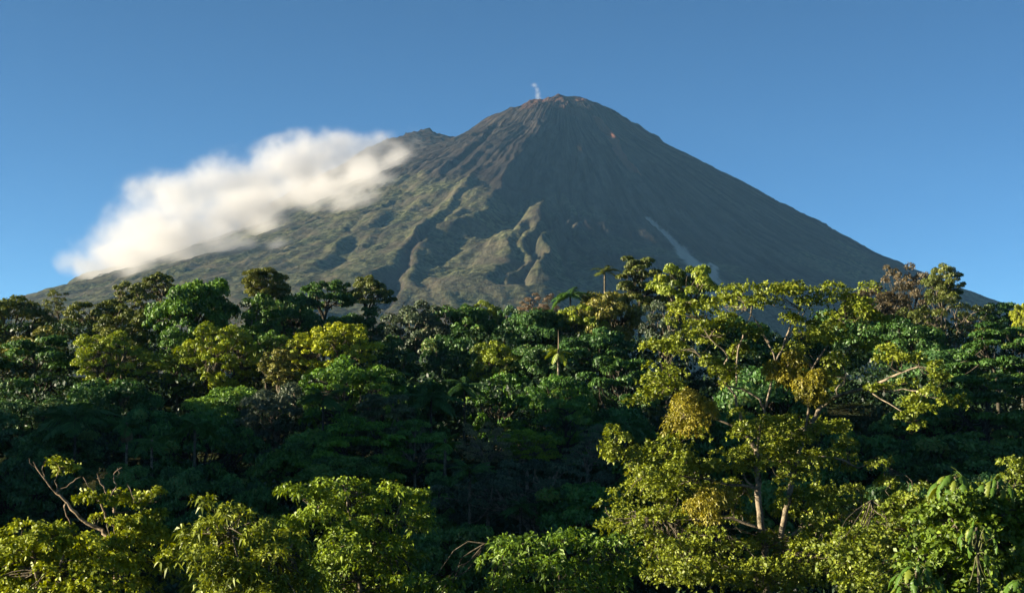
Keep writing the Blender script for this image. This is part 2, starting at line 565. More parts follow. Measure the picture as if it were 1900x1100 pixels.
def clump_leaves(g, c, r, flat, n, L, W, lift=0.05):
    """shingled blades over a rounded tuft of foliage"""
    u_ = rnd_unit(g, n)
    u_[:, 2] = np.where(u_[:, 2] < -0.25, -u_[:, 2] * 0.6, u_[:, 2])
    u_ = unit(u_)
    rad = r * (0.55 + 0.5 * g.random(n) ** 0.7)
    P = c + u_ * rad[:, None] * np.array([1, 1, flat])
    N = unit(u_ * np.array([1, 1, 1 / max(flat, 0.3)]) + np.array([0, 0, lift]) + g.normal(size=(n, 3)) * 0.65)
    D = np.cross(N, rnd_unit(g, n)) + np.array([0, 0, -0.25])
    Ls = L * (0.65 + 0.7 * g.random(n))
    return leaf_quads(P - unit(D) * Ls[:, None] * 0.5, D, N, Ls, Ls * W / L, 0.15, 0.08)


def tube(points, radii, sides=6):
    P = np.asarray(points, float)
    n = len(P)
    T = unit(np.gradient(P, axis=0))
    ref = np.array([0.31, 0.2, 0.93])
    A = np.cross(T, ref)
    bad = np.linalg.norm(A, axis=1) < 0.15
    A[bad] = np.cross(T[bad], np.array([1.0, 0, 0]))
    A = unit(A)
    Bv = np.cross(T, A)
    t = np.linspace(0, 2 * math.pi, sides, endpoint=False)
    ring = A[:, None] * np.cos(t)[None, :, None] + Bv[:, None] * np.sin(t)[None, :, None]
    V = (P[:, None] + ring * np.asarray(radii)[:, None, None]).reshape(-1, 3)
    return V, grid_faces(n, sides, True)


def curve(a, b, g, bend=0.15, n=6, lift=0.0):
    a, b = np.asarray(a, float), np.asarray(b, float)
    t = np.linspace(0, 1, n)[:, None]
    L = np.linalg.norm(b - a)
    off = g.normal(size=3) * bend * L + np.array([0, 0, lift * L])
    off2 = g.normal(size=3) * bend * 0.5 * L
    return a + (b - a) * t + off * np.sin(math.pi * t) + off2 * np.sin(2 * math.pi * t)


def join(parts):
    V, F, o = [], [], 0
    for v, f in parts:
        V.append(v)
        F.append(f + o)
        o += len(v)
    return np.vstack(V), np.vstack(F)


# ------------------------------------------------------------------ far crowns (prototypes about 6 m in radius)
def spread_points(g, n, test, box, mind):
    out = []
    tries = 0
    while len(out) < n and tries < n * 60:
        tries += 1
        p = (g.random(3) * 2 - 1) * box
        if test(p) and all(np.sum((p - q) ** 2) > mind * mind for q in out):
            out.append(p)
    return np.array(out)


PROTO = {}


def crown_proto(kind, seed):
    g = rng(seed)
    lob = rnd_unit(g, 11)
    lob_a = g.uniform(-0.40, 0.34, 11)

    def shell(p, rx, rz, inner):
        q = p / np.array([rx, rx, rz])
        d = np.linalg.norm(q)
        uq = q / max(d, 1e-6)
        lim = 1 + float(sum(a * max(0, uq @ l) ** 3 for a, l in zip(lob_a, lob)))
        return inner * lim < d < lim and q[2] > -0.62

    L, W, flat, per, rz = 0.40, 0.21, 0.75, 200, 4.6
    if kind == 'dome':
        C = spread_points(g, 96, lambda p: shell(p, 5.2, 4.1, 0.55), 7, 0.95)
        rad = g.uniform(0.55, 1.35, len(C))
        L, W, per = 0.34, 0.19, 215
    elif kind == 'puffy':
        C = spread_points(g, 120, lambda p: shell(p, 5.3, 4.3, 0.62), 7, 0.9)
        rad = g.uniform(0.45, 1.05, len(C))
        L, W, per, rz = 0.30, 0.17, 210, 4.7
    elif kind == 'umbrella':
        C = spread_points(g, 44, lambda p: shell(p, 5.4, 2.4, 0.55) and p[2] > -0.9, 7, 1.15)
        C[:, 2] += 0.35 * g.normal(size=len(C))
        rad = g.uniform(0.75, 1.35, len(C))
        flat, per, rz = 0.5, 170, 2.7
    elif kind == 'layered':
        C = []
        for z, rx in ((2.6, 2.6), (1.2, 4.2), (-0.4, 5.0), (-2.0, 4.6)):
            k = int(4 + rx * 2.6)
            a = g.uniform(0, 6.28, k)
            d = rx * np.sqrt(g.uniform(0.15, 1, k))
            C += [(d[i] * math.cos(a[i]), d[i] * math.sin(a[i]), z + g.normal() * 0.3 - 0.05 * d[i]) for i in range(k)]
        C = np.array(C)
        rad = g.uniform(0.8, 1.5, len(C))
        flat, per, rz = 0.3, 190, 3.0
    elif kind == 'open':
        C = spread_points(g, 46, lambda p: shell(p, 5.3, 4.2, 0.45), 7, 1.5)
        rad = g.uniform(0.7, 1.45, len(C))
        flat, per, rz = 0.65, 180, 4.5
    elif kind == 'feathery':
        C = spread_points(g, 70, lambda p: shell(p, 5.3, 4.4, 0.35), 7, 1.1)
        rad = g.uniform(0.55, 1.15, len(C))
        flat, per, L, W, rz = 0.65, 170, 0.30, 0.15, 4.6
    elif kind == 'column':
        C = spread_points(g, 74, lambda p: shell(p, 3.6, 6.2, 0.55) or (p[2] < -3.5 and np.hypot(p[0], p[1]) < 2.6 and p[2] > -6), 7, 1.15)
        rad = g.uniform(0.8, 1.4, len(C))
        per, rz = 180, 6.6
    vs_, ts_ = [], []
    for c, r in zip(C, rad):
        n = int(per * r ** 1.5)
        v = clump_leaves(g, c, r, flat, n, L, W)
        vs_.append(v)
        ts_.append(np.clip(g.normal(0.42 + 0.22 * g.normal(), 0.2, n), 0, 1))
    crown = leaf_mesh('crown_' + kind, np.vstack(vs_), np.concatenate(ts_))
    # limbs from the fork to every tuft
    fork = np.array([0, 0, -rz * 0.95])
    k = 6
    cent = C[g.choice(len(C), k, replace=False)]
    for _ in range(6):
        a = np.argmin(((C[:, None] - cent[None]) ** 2).sum(-1), 1)
        cent = np.array([C[a == i].mean(0) if (a == i).any() else cent[i] for i in range(k)])
    limbs = []
    for i in range(k):
        e = cent[i] * 0.8
        p = curve(fork, e, g, 0.07, 7, 0.05)
        twigs = [tube(p, np.linspace(0.26, 0.10, 7), 5)]
        for c in C[a == i]:
            s_ = p[g.integers(3, 7)]
            twigs.append(tube(curve(s_, c, g, 0.10, 5), np.linspace(0.09, 0.03, 5), 4))
        limbs.append(mesh_np('limb_' + kind, *join(twigs), BARK, True))
    return dict(crown=crown, limbs=limbs, rx=6.1, rz=rz, fork=-rz * 0.95)


for kind in ('dome', 'puffy', 'umbrella', 'layered', 'open', 'feathery', 'column'):
    PROTO[kind] = [crown_proto(kind, 100 + 7 * i + len(kind) * 13) for i in range(3)]
_g = rng(4)
_p = np.array([(0.0, 0, 0), (0.03, 0.02, 0.3), (-0.02, 0.03, 0.6), (0.0, 0.0, 1.02)])
TRUNK = None
_t = np.linspace(0, 2 * math.pi, 8, endpoint=False)
_v = np.vstack([np.stack([p[0] * 6 + r * np.cos(_t), p[1] * 6 + r * np.sin(_t), np.full(8, p[2])], -1) for p, r in zip(_p, (1.25, 0.95, 0.85, 0.8))])
_f = grid_faces(4, 8, True)
TRUNK = mesh_np('trunk', _v, _f, BARK, True)
TREE_N = 0


def far_tree(kind, px, ytop, w, hgt, d, color, label, bark=BARK_MID, group='trees on the ridge', spin=None):
    global TREE_N
    g = rng(900 + TREE_N)
    TREE_N += 1
    pr = PROTO[kind][int(g.integers(0, 3))]
    w, hgt = w * 1.12, hgt * (1.35 if kind in ('dome', 'puffy', 'column', 'open') else 1.2)
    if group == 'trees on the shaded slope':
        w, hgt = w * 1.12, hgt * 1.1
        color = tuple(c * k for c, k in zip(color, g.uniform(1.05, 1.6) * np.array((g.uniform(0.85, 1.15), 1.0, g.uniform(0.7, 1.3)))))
    c = pt(px, ytop + hgt / 2, d)
    sx = w * K * d / 2 / pr['rx']
    sz = hgt * K * d / 2 / pr['rz']
    gz = float(ground_z(c[0], c[1])) - 0.3
    name = {'umbrella': 'umbrella_tree', 'layered': 'tiered_tree', 'feathery': 'feathery_tree', 'column': 'vine_covered_tree'}.get(kind, 'broadleaf_tree')
    root = link(name, None, loc=(c[0], c[1], gz))
    tag(root, label, 'tree', group)
    rz = g.uniform(0, 6.28) if spin is None else spin
    asp = g.uniform(0.85, 1.15)
    cr = link('crown', pr['crown'], root, (0, 0, c[2] - gz), (g.uniform(-.06, .06), g.uniform(-.06, .06), rz), (sx * asp, sx / asp, sz), color)
    tag(cr, kind='stuff')
    for lm in pr['limbs']:
        link('limb', lm, root, (0, 0, c[2] - gz), (0, 0, rz), (sx * asp, sx / asp, sz), bark)
    fz = c[2] - gz + pr['fork'] * sz
    tr = 0.30 * min(1.3, max(0.7, sx))
    link('trunk', TRUNK, root, (0, 0, 0), (0, 0, g.uniform(0, 6)), (tr, tr, max(1.0, fz)), bark)
    return root


# ------------------------------------------------------------------ palms
def frond_mesh(seed, arch=1.0):
    g = rng(seed)
    t = np.linspace(0, 1, 9)
    P = np.stack([t * 3.0, 0 * t, 1.15 * t * arch - 1.9 * t ** 2 * arch], -1)
    V, F = tube(P, np.linspace(0.05, 0.012, 9), 4)
    vs_ = []
    k = 22
    tt = np.linspace(0.12, 0.99, k)
    base = np.stack([np.interp(tt, t, P[:, i]) for i in range(3)], -1)
    for s in (-1, 1):
        D = np.stack([np.full(k, 0.55), np.full(k, s * 0.85), np.full(k, -0.35) + g.normal(size=k) * 0.1], -1)
        N = np.tile([0, -s * 0.3, 1.0], (k, 1))
        L = 0.95 * np.sin(np.clip(tt, 0, 1) * 2.7 + 0.35) + 0.15
        vs_.append(leaf_quads(base, D, N, L, np.full(k, 0.16), 0.1, 0.18))
    Lv = np.vstack(vs_)
    n = len(V)
    V2 = np.vstack([V, Lv])
    F2 = np.vstack([F, np.arange(len(Lv)).reshape(-1, 4) + n])
    return mesh_np('frond', V2, F2, LEAF, False, {'tint': np.r_[np.full(n, 0.6), np.repeat(g.uniform(0.2, 0.7, 2 * k), 4)]})


FRONDS = [frond_mesh(5, 1.0), frond_mesh(6, 0.7), frond_mesh(7, 1.3)]


def palm(px, py, size, d, color, label, n=13, bark=BARK_MID, spike=False, group='palms among the forest', low=-0.35):
    global TREE_N
    g = rng(1300 + TREE_N)
    TREE_N += 1
    c = pt(px, py, d)
    s = size * K * d / 2 / 3.0
    gz = float(ground_z(c[0], c[1])) - 0.3
    root = link('palm_tree', None, loc=(c[0], c[1], gz))
    tag(root, label, 'palm tree', group)
    a0 = g.uniform(0, 6.28)
    for i in range(n):
        el = g.uniform(low, 0.75)
        link('frond', FRONDS[i % 3], root, (0, 0, c[2] - gz), (g.uniform(-.2, .2), -el, a0 + i * 2.4), (s * g.uniform(.8, 1.1),) * 3, color)
    link('trunk', TRUNK, root, (0, 0, 0), (0, 0, 0), (0.16, 0.16, c[2] - gz), bark)
    if spike:
        v, f = tube([(0, 0, 0), (0.02, 0, 1.2), (0, 0.02, 2.6)], [0.07, 0.05, 0.01], 5)
        link('spear_leaf', mesh_np('spear_leaf', v, f, LEAF, True, {'tint': np.full(len(v), 0.8)}), root, (0, 0, c[2] - gz), color=(0.22, 0.17, 0.09))
    return root


# ------------------------------------------------------------------ the shaded slope and the ridge, tree by tree
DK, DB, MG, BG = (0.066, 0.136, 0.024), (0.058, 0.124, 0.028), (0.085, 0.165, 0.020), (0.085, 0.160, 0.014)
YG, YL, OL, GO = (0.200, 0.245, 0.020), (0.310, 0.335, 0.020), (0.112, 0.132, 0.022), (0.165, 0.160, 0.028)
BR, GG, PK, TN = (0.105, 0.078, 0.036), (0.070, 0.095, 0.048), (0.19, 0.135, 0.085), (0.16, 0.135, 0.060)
RIDGE, SLOPE, SHADE = 'trees on the ridge', 'trees on the upper slope', 'trees on the shaded slope'
FAR = [
    # ridge line
    ('open', 18, 540, 150, 100, 228, OL, 'olive brown tree at the left end of the ridge line', RIDGE, BARK_MID),
    ('feathery', 112, 546, 76, 66, 234, OL, 'wispy olive sprig-topped tree, second from the left on the ridge', RIDGE, BARK_MID),
    ('open', 60, 592, 170, 110, 214, GO, 'golden brown tree below the left end of the ridge line', RIDGE, BARK_PALE),
    ('umbrella', 180, 560, 96, 58, 222, OL, 'small dark olive flat-topped tree beside the haze gap in the left ridge', RIDGE, BARK_MID),
    ('open', 246, 512, 104, 82, 226, OL, 'olive tree with bare gaps, left neighbour of the big green ridge dome', RIDGE, BARK_PALE),
    ('umbrella', 296, 510, 72, 44, 232, OL, 'flat olive crown peeking behind the big green ridge dome', RIDGE, BARK_MID),
    ('dome', 352, 498, 186, 158, 214, MG, 'big green dome-crowned tree on the left part of the ridge', RIDGE, BARK_MID),
    ('column', 228, 566, 130, 130, 212, OL, 'shaggy olive tree under the flat-topped tree of the left ridge', RIDGE, BARK_MID),
    ('dome', 497, 487, 88, 60, 222, (0.13, 0.14, 0.02), 'yellowish cap-crowned tree, tallest on the left half of the ridge', RIDGE, BARK_MID),
    ('dome', 545, 530, 130, 130, 224, DK, 'dark green round tree right of the yellowish cap-crowned tree', RIDGE, BARK_MID),
    ('column', 478, 524, 110, 132, 210, BG, 'bright green leafy tree directly under the yellowish cap-crowned tree', RIDGE, BARK_MID),
    ('umbrella', 602, 520, 98, 62, 230, DK, 'dark umbrella tree with sky gaps against the volcano foot', RIDGE, BARK_DARK),
    ('umbrella', 682, 517, 74, 54, 234, OL, 'small olive umbrella tree standing alone against the lava gully', RIDGE, BARK_DARK),
    ('column', 690, 562, 80, 100, 226, DK, 'narrow dark tree below the small olive umbrella tree', RIDGE, BARK_MID),
    ('open', 764, 540, 140, 110, 212, GG, 'pale grey-leaved open tree with whitish twigs on the ridge middle', RIDGE, BARK_PALE),
    ('dome', 836, 538, 170, 120, 226, DK, 'broad dark green dome on the ridge middle below the cone', RIDGE, BARK_MID),
    ('open', 906, 548, 62, 60, 230, YG, 'small yellow-green tree poking from the dark ridge middle', RIDGE, BARK_MID),
    ('open', 956, 556, 96, 90, 226, DB, 'dark open tree left of the pink-topped tree', RIDGE, BARK_PALE),
    ('feathery', 994, 545, 66, 50, 222, PK, 'pink-topped tree on the ridge below the lava gullies', RIDGE, BARK_MID),
    ('dome', 1010, 560, 180, 130, 216, DB, 'dark rounded tree under the pink-topped tree', RIDGE, BARK_MID),
    ('layered', 1186, 483, 100, 74, 226, OL, 'dark olive tiered tree, highest on the ridge below the right flank', RIDGE, BARK_DARK),
    ('dome', 1130, 524, 170, 140, 218, GO, 'golden olive broad tree below the highest tiered ridge tree', RIDGE, BARK_MID),
    ('umbrella', 1072, 566, 90, 60, 214, YG, 'low yellow-green crown left of the golden olive broad tree', RIDGE, BARK_MID),
    ('umbrella', 1264, 494, 130, 88, 222, YG, 'yellow-green spreading tree beside the tan scar of the volcano', RIDGE, BARK_MID),
    ('open', 1236, 544, 120, 100, 208, GG, 'grey-green open tree below the yellow-green spreading tree', RIDGE, BARK_PALE),
    ('feathery', 1636, 498, 130, 120, 222, BR, 'reddish brown sparse tree on the right ridge', RIDGE, BARK_MID),
    ('feathery', 1690, 490, 100, 120, 226, BR, 'brown twiggy tree squeezed between reddish tree and tall feathery tree', RIDGE, BARK_DARK),
    ('open', 1746, 483, 84, 70, 218, OL, 'olive top-knot tree, tallest on the right ridge', RIDGE, BARK_MID),
    ('feathery', 1762, 520, 140, 130, 214, OL, 'feathery olive tree leaning out below the olive top-knot tree', RIDGE, BARK_PALE),
    ('open', 1862, 552, 100, 74, 224, DB, 'dark spiky tree at the right end of the ridge', RIDGE, BARK_DARK),
    ('dome', 1894, 556, 46, 60, 206, YL, 'yellow-lit small crown cut by the right picture edge', RIDGE, BARK_MID),
    ('dome', 1700, 570, 170, 110, 206, DK, 'dark tree in shadow below the reddish brown sparse tree', RIDGE, BARK_DARK),
    ('dome', 1560, 560, 170, 130, 216, DK, 'dark ridge tree behind the right part of the giant spreading tree', RIDGE, BARK_DARK),
    ('dome', 1390, 556, 190, 140, 216, DK, 'dark ridge tree behind the left part of the giant spreading tree', RIDGE, BARK_DARK),
    ('dome', 640, 572, 110, 90, 222, DK, 'dark ridge tree behind the golden yellow dome', RIDGE, BARK_DARK),
    # upper slope, its tops in the sun
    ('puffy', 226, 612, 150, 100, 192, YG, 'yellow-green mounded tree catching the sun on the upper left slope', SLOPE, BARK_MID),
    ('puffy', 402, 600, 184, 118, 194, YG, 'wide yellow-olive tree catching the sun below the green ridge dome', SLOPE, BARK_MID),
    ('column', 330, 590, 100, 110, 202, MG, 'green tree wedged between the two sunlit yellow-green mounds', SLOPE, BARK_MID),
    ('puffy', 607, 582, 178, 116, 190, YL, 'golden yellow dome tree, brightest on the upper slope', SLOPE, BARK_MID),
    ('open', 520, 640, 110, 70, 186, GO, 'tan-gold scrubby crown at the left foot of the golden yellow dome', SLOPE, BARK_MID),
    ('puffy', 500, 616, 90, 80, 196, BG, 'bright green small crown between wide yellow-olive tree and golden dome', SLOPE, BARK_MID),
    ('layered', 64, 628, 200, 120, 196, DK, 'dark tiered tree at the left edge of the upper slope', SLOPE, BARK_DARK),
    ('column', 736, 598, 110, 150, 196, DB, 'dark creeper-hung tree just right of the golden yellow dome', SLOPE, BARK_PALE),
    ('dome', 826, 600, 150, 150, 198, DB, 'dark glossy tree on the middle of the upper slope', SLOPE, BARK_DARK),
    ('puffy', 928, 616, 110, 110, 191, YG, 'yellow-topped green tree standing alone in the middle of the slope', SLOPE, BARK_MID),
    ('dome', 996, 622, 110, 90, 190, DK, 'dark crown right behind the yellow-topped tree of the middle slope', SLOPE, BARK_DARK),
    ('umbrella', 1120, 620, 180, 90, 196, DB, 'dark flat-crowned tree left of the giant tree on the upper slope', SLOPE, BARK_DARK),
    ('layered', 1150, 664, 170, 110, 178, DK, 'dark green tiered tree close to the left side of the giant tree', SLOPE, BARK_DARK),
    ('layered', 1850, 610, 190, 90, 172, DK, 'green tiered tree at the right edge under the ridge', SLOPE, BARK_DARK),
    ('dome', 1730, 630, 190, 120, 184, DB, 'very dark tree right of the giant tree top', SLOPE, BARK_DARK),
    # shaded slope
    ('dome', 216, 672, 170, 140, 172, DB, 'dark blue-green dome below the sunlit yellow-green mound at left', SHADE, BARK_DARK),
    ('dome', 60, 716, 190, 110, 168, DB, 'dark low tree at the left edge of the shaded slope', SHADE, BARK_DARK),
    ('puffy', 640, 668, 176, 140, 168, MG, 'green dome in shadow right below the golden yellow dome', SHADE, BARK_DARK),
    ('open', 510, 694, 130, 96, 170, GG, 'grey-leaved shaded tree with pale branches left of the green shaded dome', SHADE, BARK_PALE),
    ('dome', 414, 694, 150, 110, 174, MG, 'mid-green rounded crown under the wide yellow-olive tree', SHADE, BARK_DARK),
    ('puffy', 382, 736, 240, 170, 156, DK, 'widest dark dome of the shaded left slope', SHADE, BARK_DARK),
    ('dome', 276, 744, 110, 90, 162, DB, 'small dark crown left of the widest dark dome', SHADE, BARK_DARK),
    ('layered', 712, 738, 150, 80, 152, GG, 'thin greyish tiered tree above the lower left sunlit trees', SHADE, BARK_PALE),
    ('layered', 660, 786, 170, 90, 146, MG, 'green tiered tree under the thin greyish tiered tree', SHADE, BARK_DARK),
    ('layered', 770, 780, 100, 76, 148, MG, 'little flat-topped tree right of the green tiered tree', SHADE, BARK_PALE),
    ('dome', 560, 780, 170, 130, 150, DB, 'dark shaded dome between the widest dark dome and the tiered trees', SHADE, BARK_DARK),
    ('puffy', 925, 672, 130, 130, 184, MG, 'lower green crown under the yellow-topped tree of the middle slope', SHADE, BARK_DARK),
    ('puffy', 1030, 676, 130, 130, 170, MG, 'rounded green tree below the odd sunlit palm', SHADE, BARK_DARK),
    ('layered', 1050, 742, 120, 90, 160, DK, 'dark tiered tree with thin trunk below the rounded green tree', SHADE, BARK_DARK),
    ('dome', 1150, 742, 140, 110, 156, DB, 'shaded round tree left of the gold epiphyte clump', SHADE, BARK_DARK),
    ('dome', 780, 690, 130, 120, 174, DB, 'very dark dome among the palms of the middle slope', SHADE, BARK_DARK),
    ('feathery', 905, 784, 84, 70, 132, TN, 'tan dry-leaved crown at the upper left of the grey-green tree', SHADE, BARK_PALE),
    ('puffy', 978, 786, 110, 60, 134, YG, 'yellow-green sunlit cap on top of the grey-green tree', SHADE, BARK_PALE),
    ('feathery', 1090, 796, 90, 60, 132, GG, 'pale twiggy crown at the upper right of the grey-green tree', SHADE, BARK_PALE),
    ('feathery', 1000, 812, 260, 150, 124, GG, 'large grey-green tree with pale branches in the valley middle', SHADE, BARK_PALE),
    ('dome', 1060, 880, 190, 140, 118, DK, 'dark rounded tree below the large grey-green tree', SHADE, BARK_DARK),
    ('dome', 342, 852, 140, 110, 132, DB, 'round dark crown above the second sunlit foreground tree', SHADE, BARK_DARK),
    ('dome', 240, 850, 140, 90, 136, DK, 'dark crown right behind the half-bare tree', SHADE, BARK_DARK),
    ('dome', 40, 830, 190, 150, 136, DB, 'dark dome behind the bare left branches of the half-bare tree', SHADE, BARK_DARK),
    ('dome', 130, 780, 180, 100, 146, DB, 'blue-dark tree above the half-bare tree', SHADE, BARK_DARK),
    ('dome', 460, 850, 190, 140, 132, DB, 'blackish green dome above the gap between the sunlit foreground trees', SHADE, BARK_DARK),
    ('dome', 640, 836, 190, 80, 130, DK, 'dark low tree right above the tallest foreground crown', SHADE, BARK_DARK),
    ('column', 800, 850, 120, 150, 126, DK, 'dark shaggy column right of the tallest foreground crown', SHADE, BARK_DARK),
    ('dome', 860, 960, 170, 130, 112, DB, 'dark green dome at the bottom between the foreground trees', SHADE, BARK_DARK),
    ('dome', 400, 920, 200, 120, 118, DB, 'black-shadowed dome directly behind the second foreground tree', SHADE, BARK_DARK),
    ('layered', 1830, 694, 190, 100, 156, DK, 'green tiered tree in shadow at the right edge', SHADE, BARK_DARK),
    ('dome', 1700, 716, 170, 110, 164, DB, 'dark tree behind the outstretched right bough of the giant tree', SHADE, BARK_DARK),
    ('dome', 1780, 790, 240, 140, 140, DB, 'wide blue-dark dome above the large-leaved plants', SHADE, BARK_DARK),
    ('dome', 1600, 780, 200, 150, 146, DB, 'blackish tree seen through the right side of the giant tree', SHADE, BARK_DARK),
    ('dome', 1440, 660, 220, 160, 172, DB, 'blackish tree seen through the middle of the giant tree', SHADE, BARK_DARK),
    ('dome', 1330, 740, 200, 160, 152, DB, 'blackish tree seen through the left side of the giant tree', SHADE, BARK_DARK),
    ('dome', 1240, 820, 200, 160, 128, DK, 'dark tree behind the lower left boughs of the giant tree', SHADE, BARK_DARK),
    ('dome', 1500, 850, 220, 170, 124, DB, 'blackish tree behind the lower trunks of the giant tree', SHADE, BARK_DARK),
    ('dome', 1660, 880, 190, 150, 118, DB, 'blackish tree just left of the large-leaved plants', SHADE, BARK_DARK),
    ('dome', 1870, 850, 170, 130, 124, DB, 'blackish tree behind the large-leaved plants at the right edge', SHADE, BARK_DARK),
]
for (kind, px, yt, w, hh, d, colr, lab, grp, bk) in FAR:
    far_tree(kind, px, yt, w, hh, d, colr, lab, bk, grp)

for a in [
    (1122, 504, 52, 222, OL, 'tall dark palm with bare trunk on the ridge left of the highest tree', 12, BARK_PALE),
    (1058, 548, 80, 216, DK, 'dark low palm on the ridge right of the pink-topped tree', 13, BARK_DARK),
    (712, 700, 110, 170, DB, 'dark palm left of the very dark dome on the middle slope', 13, BARK_DARK),
    (800, 742, 110, 160, DB, 'lowest dark palm of the middle slope group', 13, BARK_DARK),
    (862, 716, 90, 168, DB, 'dark palm touching the left side of the lower green crown', 12, BARK_DARK),
    (140, 778, 150, 142, DB, 'wide shadowed palm on the left slope above the half-bare tree', 15, BARK_DARK),
    (236, 790, 90, 142, DK, 'palm with a brown dead-frond skirt on the left slope', 12, BARK_PALE),
    (282, 822, 80, 138, DK, 'thin-trunked palm right of the palm with the dead-frond skirt', 12, BARK_PALE),
    (362, 790, 100, 142, DK, 'palm in front of the widest dark dome', 13, BARK_MID),
    (872, 876, 90, 118, DK, 'green palm in front of the left side of the large grey-green tree', 13, BARK_MID),
    (826, 822, 70, 128, MG, 'small bright-fronded palm up-left of the green palm', 10, BARK_MID),
    (1160, 790, 80, 140, DB, 'dark palm beside the left edge of the giant tree', 12, BARK_DARK),
    (600, 740, 100, 158, DB, 'shadowed palm below the green shaded dome', 12, BARK_DARK),
    (966, 940, 80, 118, DB, 'low dark palm under the large grey-green tree', 12, BARK_DARK),
]:
    palm(*a[:6], n=a[6], bark=a[7])
palm(1036, 652, 58, 172, YG, 'odd sunlit palm with an upright bare spike on the middle slope', 12, BARK_PALE, True, low=-1.2)

# dead-frond skirt of one palm is a part of it
for o in [o for o in COL.objects if o.get('label', '').startswith('palm with a brown dead-frond')]:
    for i in range(7):
        top = [c for c in o.children if c.name.startswith('frond')][0]
        link('dead_frond', FRONDS[i % 3], o, tuple(top.location), (0, 1.0 + 0.1 * i % 0.3, i * 0.9), (0.55,) * 3, (0.16, 0.11, 0.05))

# ------------------------------------------------------------------ undergrowth that closes the gaps
g = rng(77)
vs_, ts_ = [], []
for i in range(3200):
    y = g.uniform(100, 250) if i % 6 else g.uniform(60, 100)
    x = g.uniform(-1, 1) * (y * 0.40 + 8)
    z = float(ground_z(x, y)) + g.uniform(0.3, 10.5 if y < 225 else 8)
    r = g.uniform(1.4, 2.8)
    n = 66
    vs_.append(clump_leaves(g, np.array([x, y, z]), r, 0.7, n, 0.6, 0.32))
    ts_.append(np.clip(g.normal(0.4 + 0.15 * g.normal(), 0.18, n), 0, 1))
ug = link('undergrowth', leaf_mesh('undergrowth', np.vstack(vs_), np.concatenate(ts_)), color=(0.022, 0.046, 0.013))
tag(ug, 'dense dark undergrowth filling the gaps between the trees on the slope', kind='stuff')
# ------------------------------------------------------------------ near trees, bough by bough
def rosettes(g, c, r, count, L, W, per=7, up=0.55, droop=0.15, shell=0.55):
    """leaf rosettes on twig tips over a cushion-shaped bough"""
    u_ = rnd_unit(g, count)
    u_[:, 2] = np.where(u_[:, 2] < -0.35, -u_[:, 2], u_[:, 2])
    rad = shell + (1.08 - shell) * g.random(count) ** 0.6
    P = c + u_ * rad[:, None] * np.array(r)
    A = unit(u_ * np.array([1, 1, 0.8]) + np.array([0, 0, up * 0.35]) + g.normal(size=(count, 3)) * 0.4)
    T = unit(np.cross(A, rnd_unit(g, count)))
    S = np.cross(A, T)
    out = []
    for j in range(per):
        th = 2 * math.pi * j / per + g.uniform(-0.3, 0.3, count)
        D = T * np.cos(th)[:, None] + S * np.sin(th)[:, None] + A * g.uniform(0.1, 0.8, count)[:, None]
        Ls = L * g.uniform(0.6, 1.15, count)
        out.append(leaf_quads(P + g.normal(size=(count, 3)) * L * 0.2, D, A + g.normal(size=(count, 3)) * 0.45, Ls, Ls * W / L, 0.18, droop))
    return np.vstack(out)


def path_px(points, d, g=None, jit=0.0):
    """photo spots (x, y[, depth shift]) to a smooth line in the world"""
    P = np.array([pt(p[0], p[1], d + (p[2] if len(p) > 2 else 0.0)) for p in points])
    if len(P) < 3:
        P = np.vstack([P[0], (P[0] + P[-1]) / 2 + 0.03 * np.linalg.norm(P[-1] - P[0]), P[-1]])
    t = np.arange(len(P))
    tt = np.linspace(0, len(P) - 1, (len(P) - 1) * 3 + 1)
    Q = np.stack([np.interp(tt, t, P[:, i]) for i in range(3)], -1)
    Q[1:-1] = (Q[:-2] + 2 * Q[1:-1] + Q[2:]) / 4
    if g is not None and jit:
        Q[1:-1] += g.normal(size=Q[1:-1].shape) * jit
    return Q


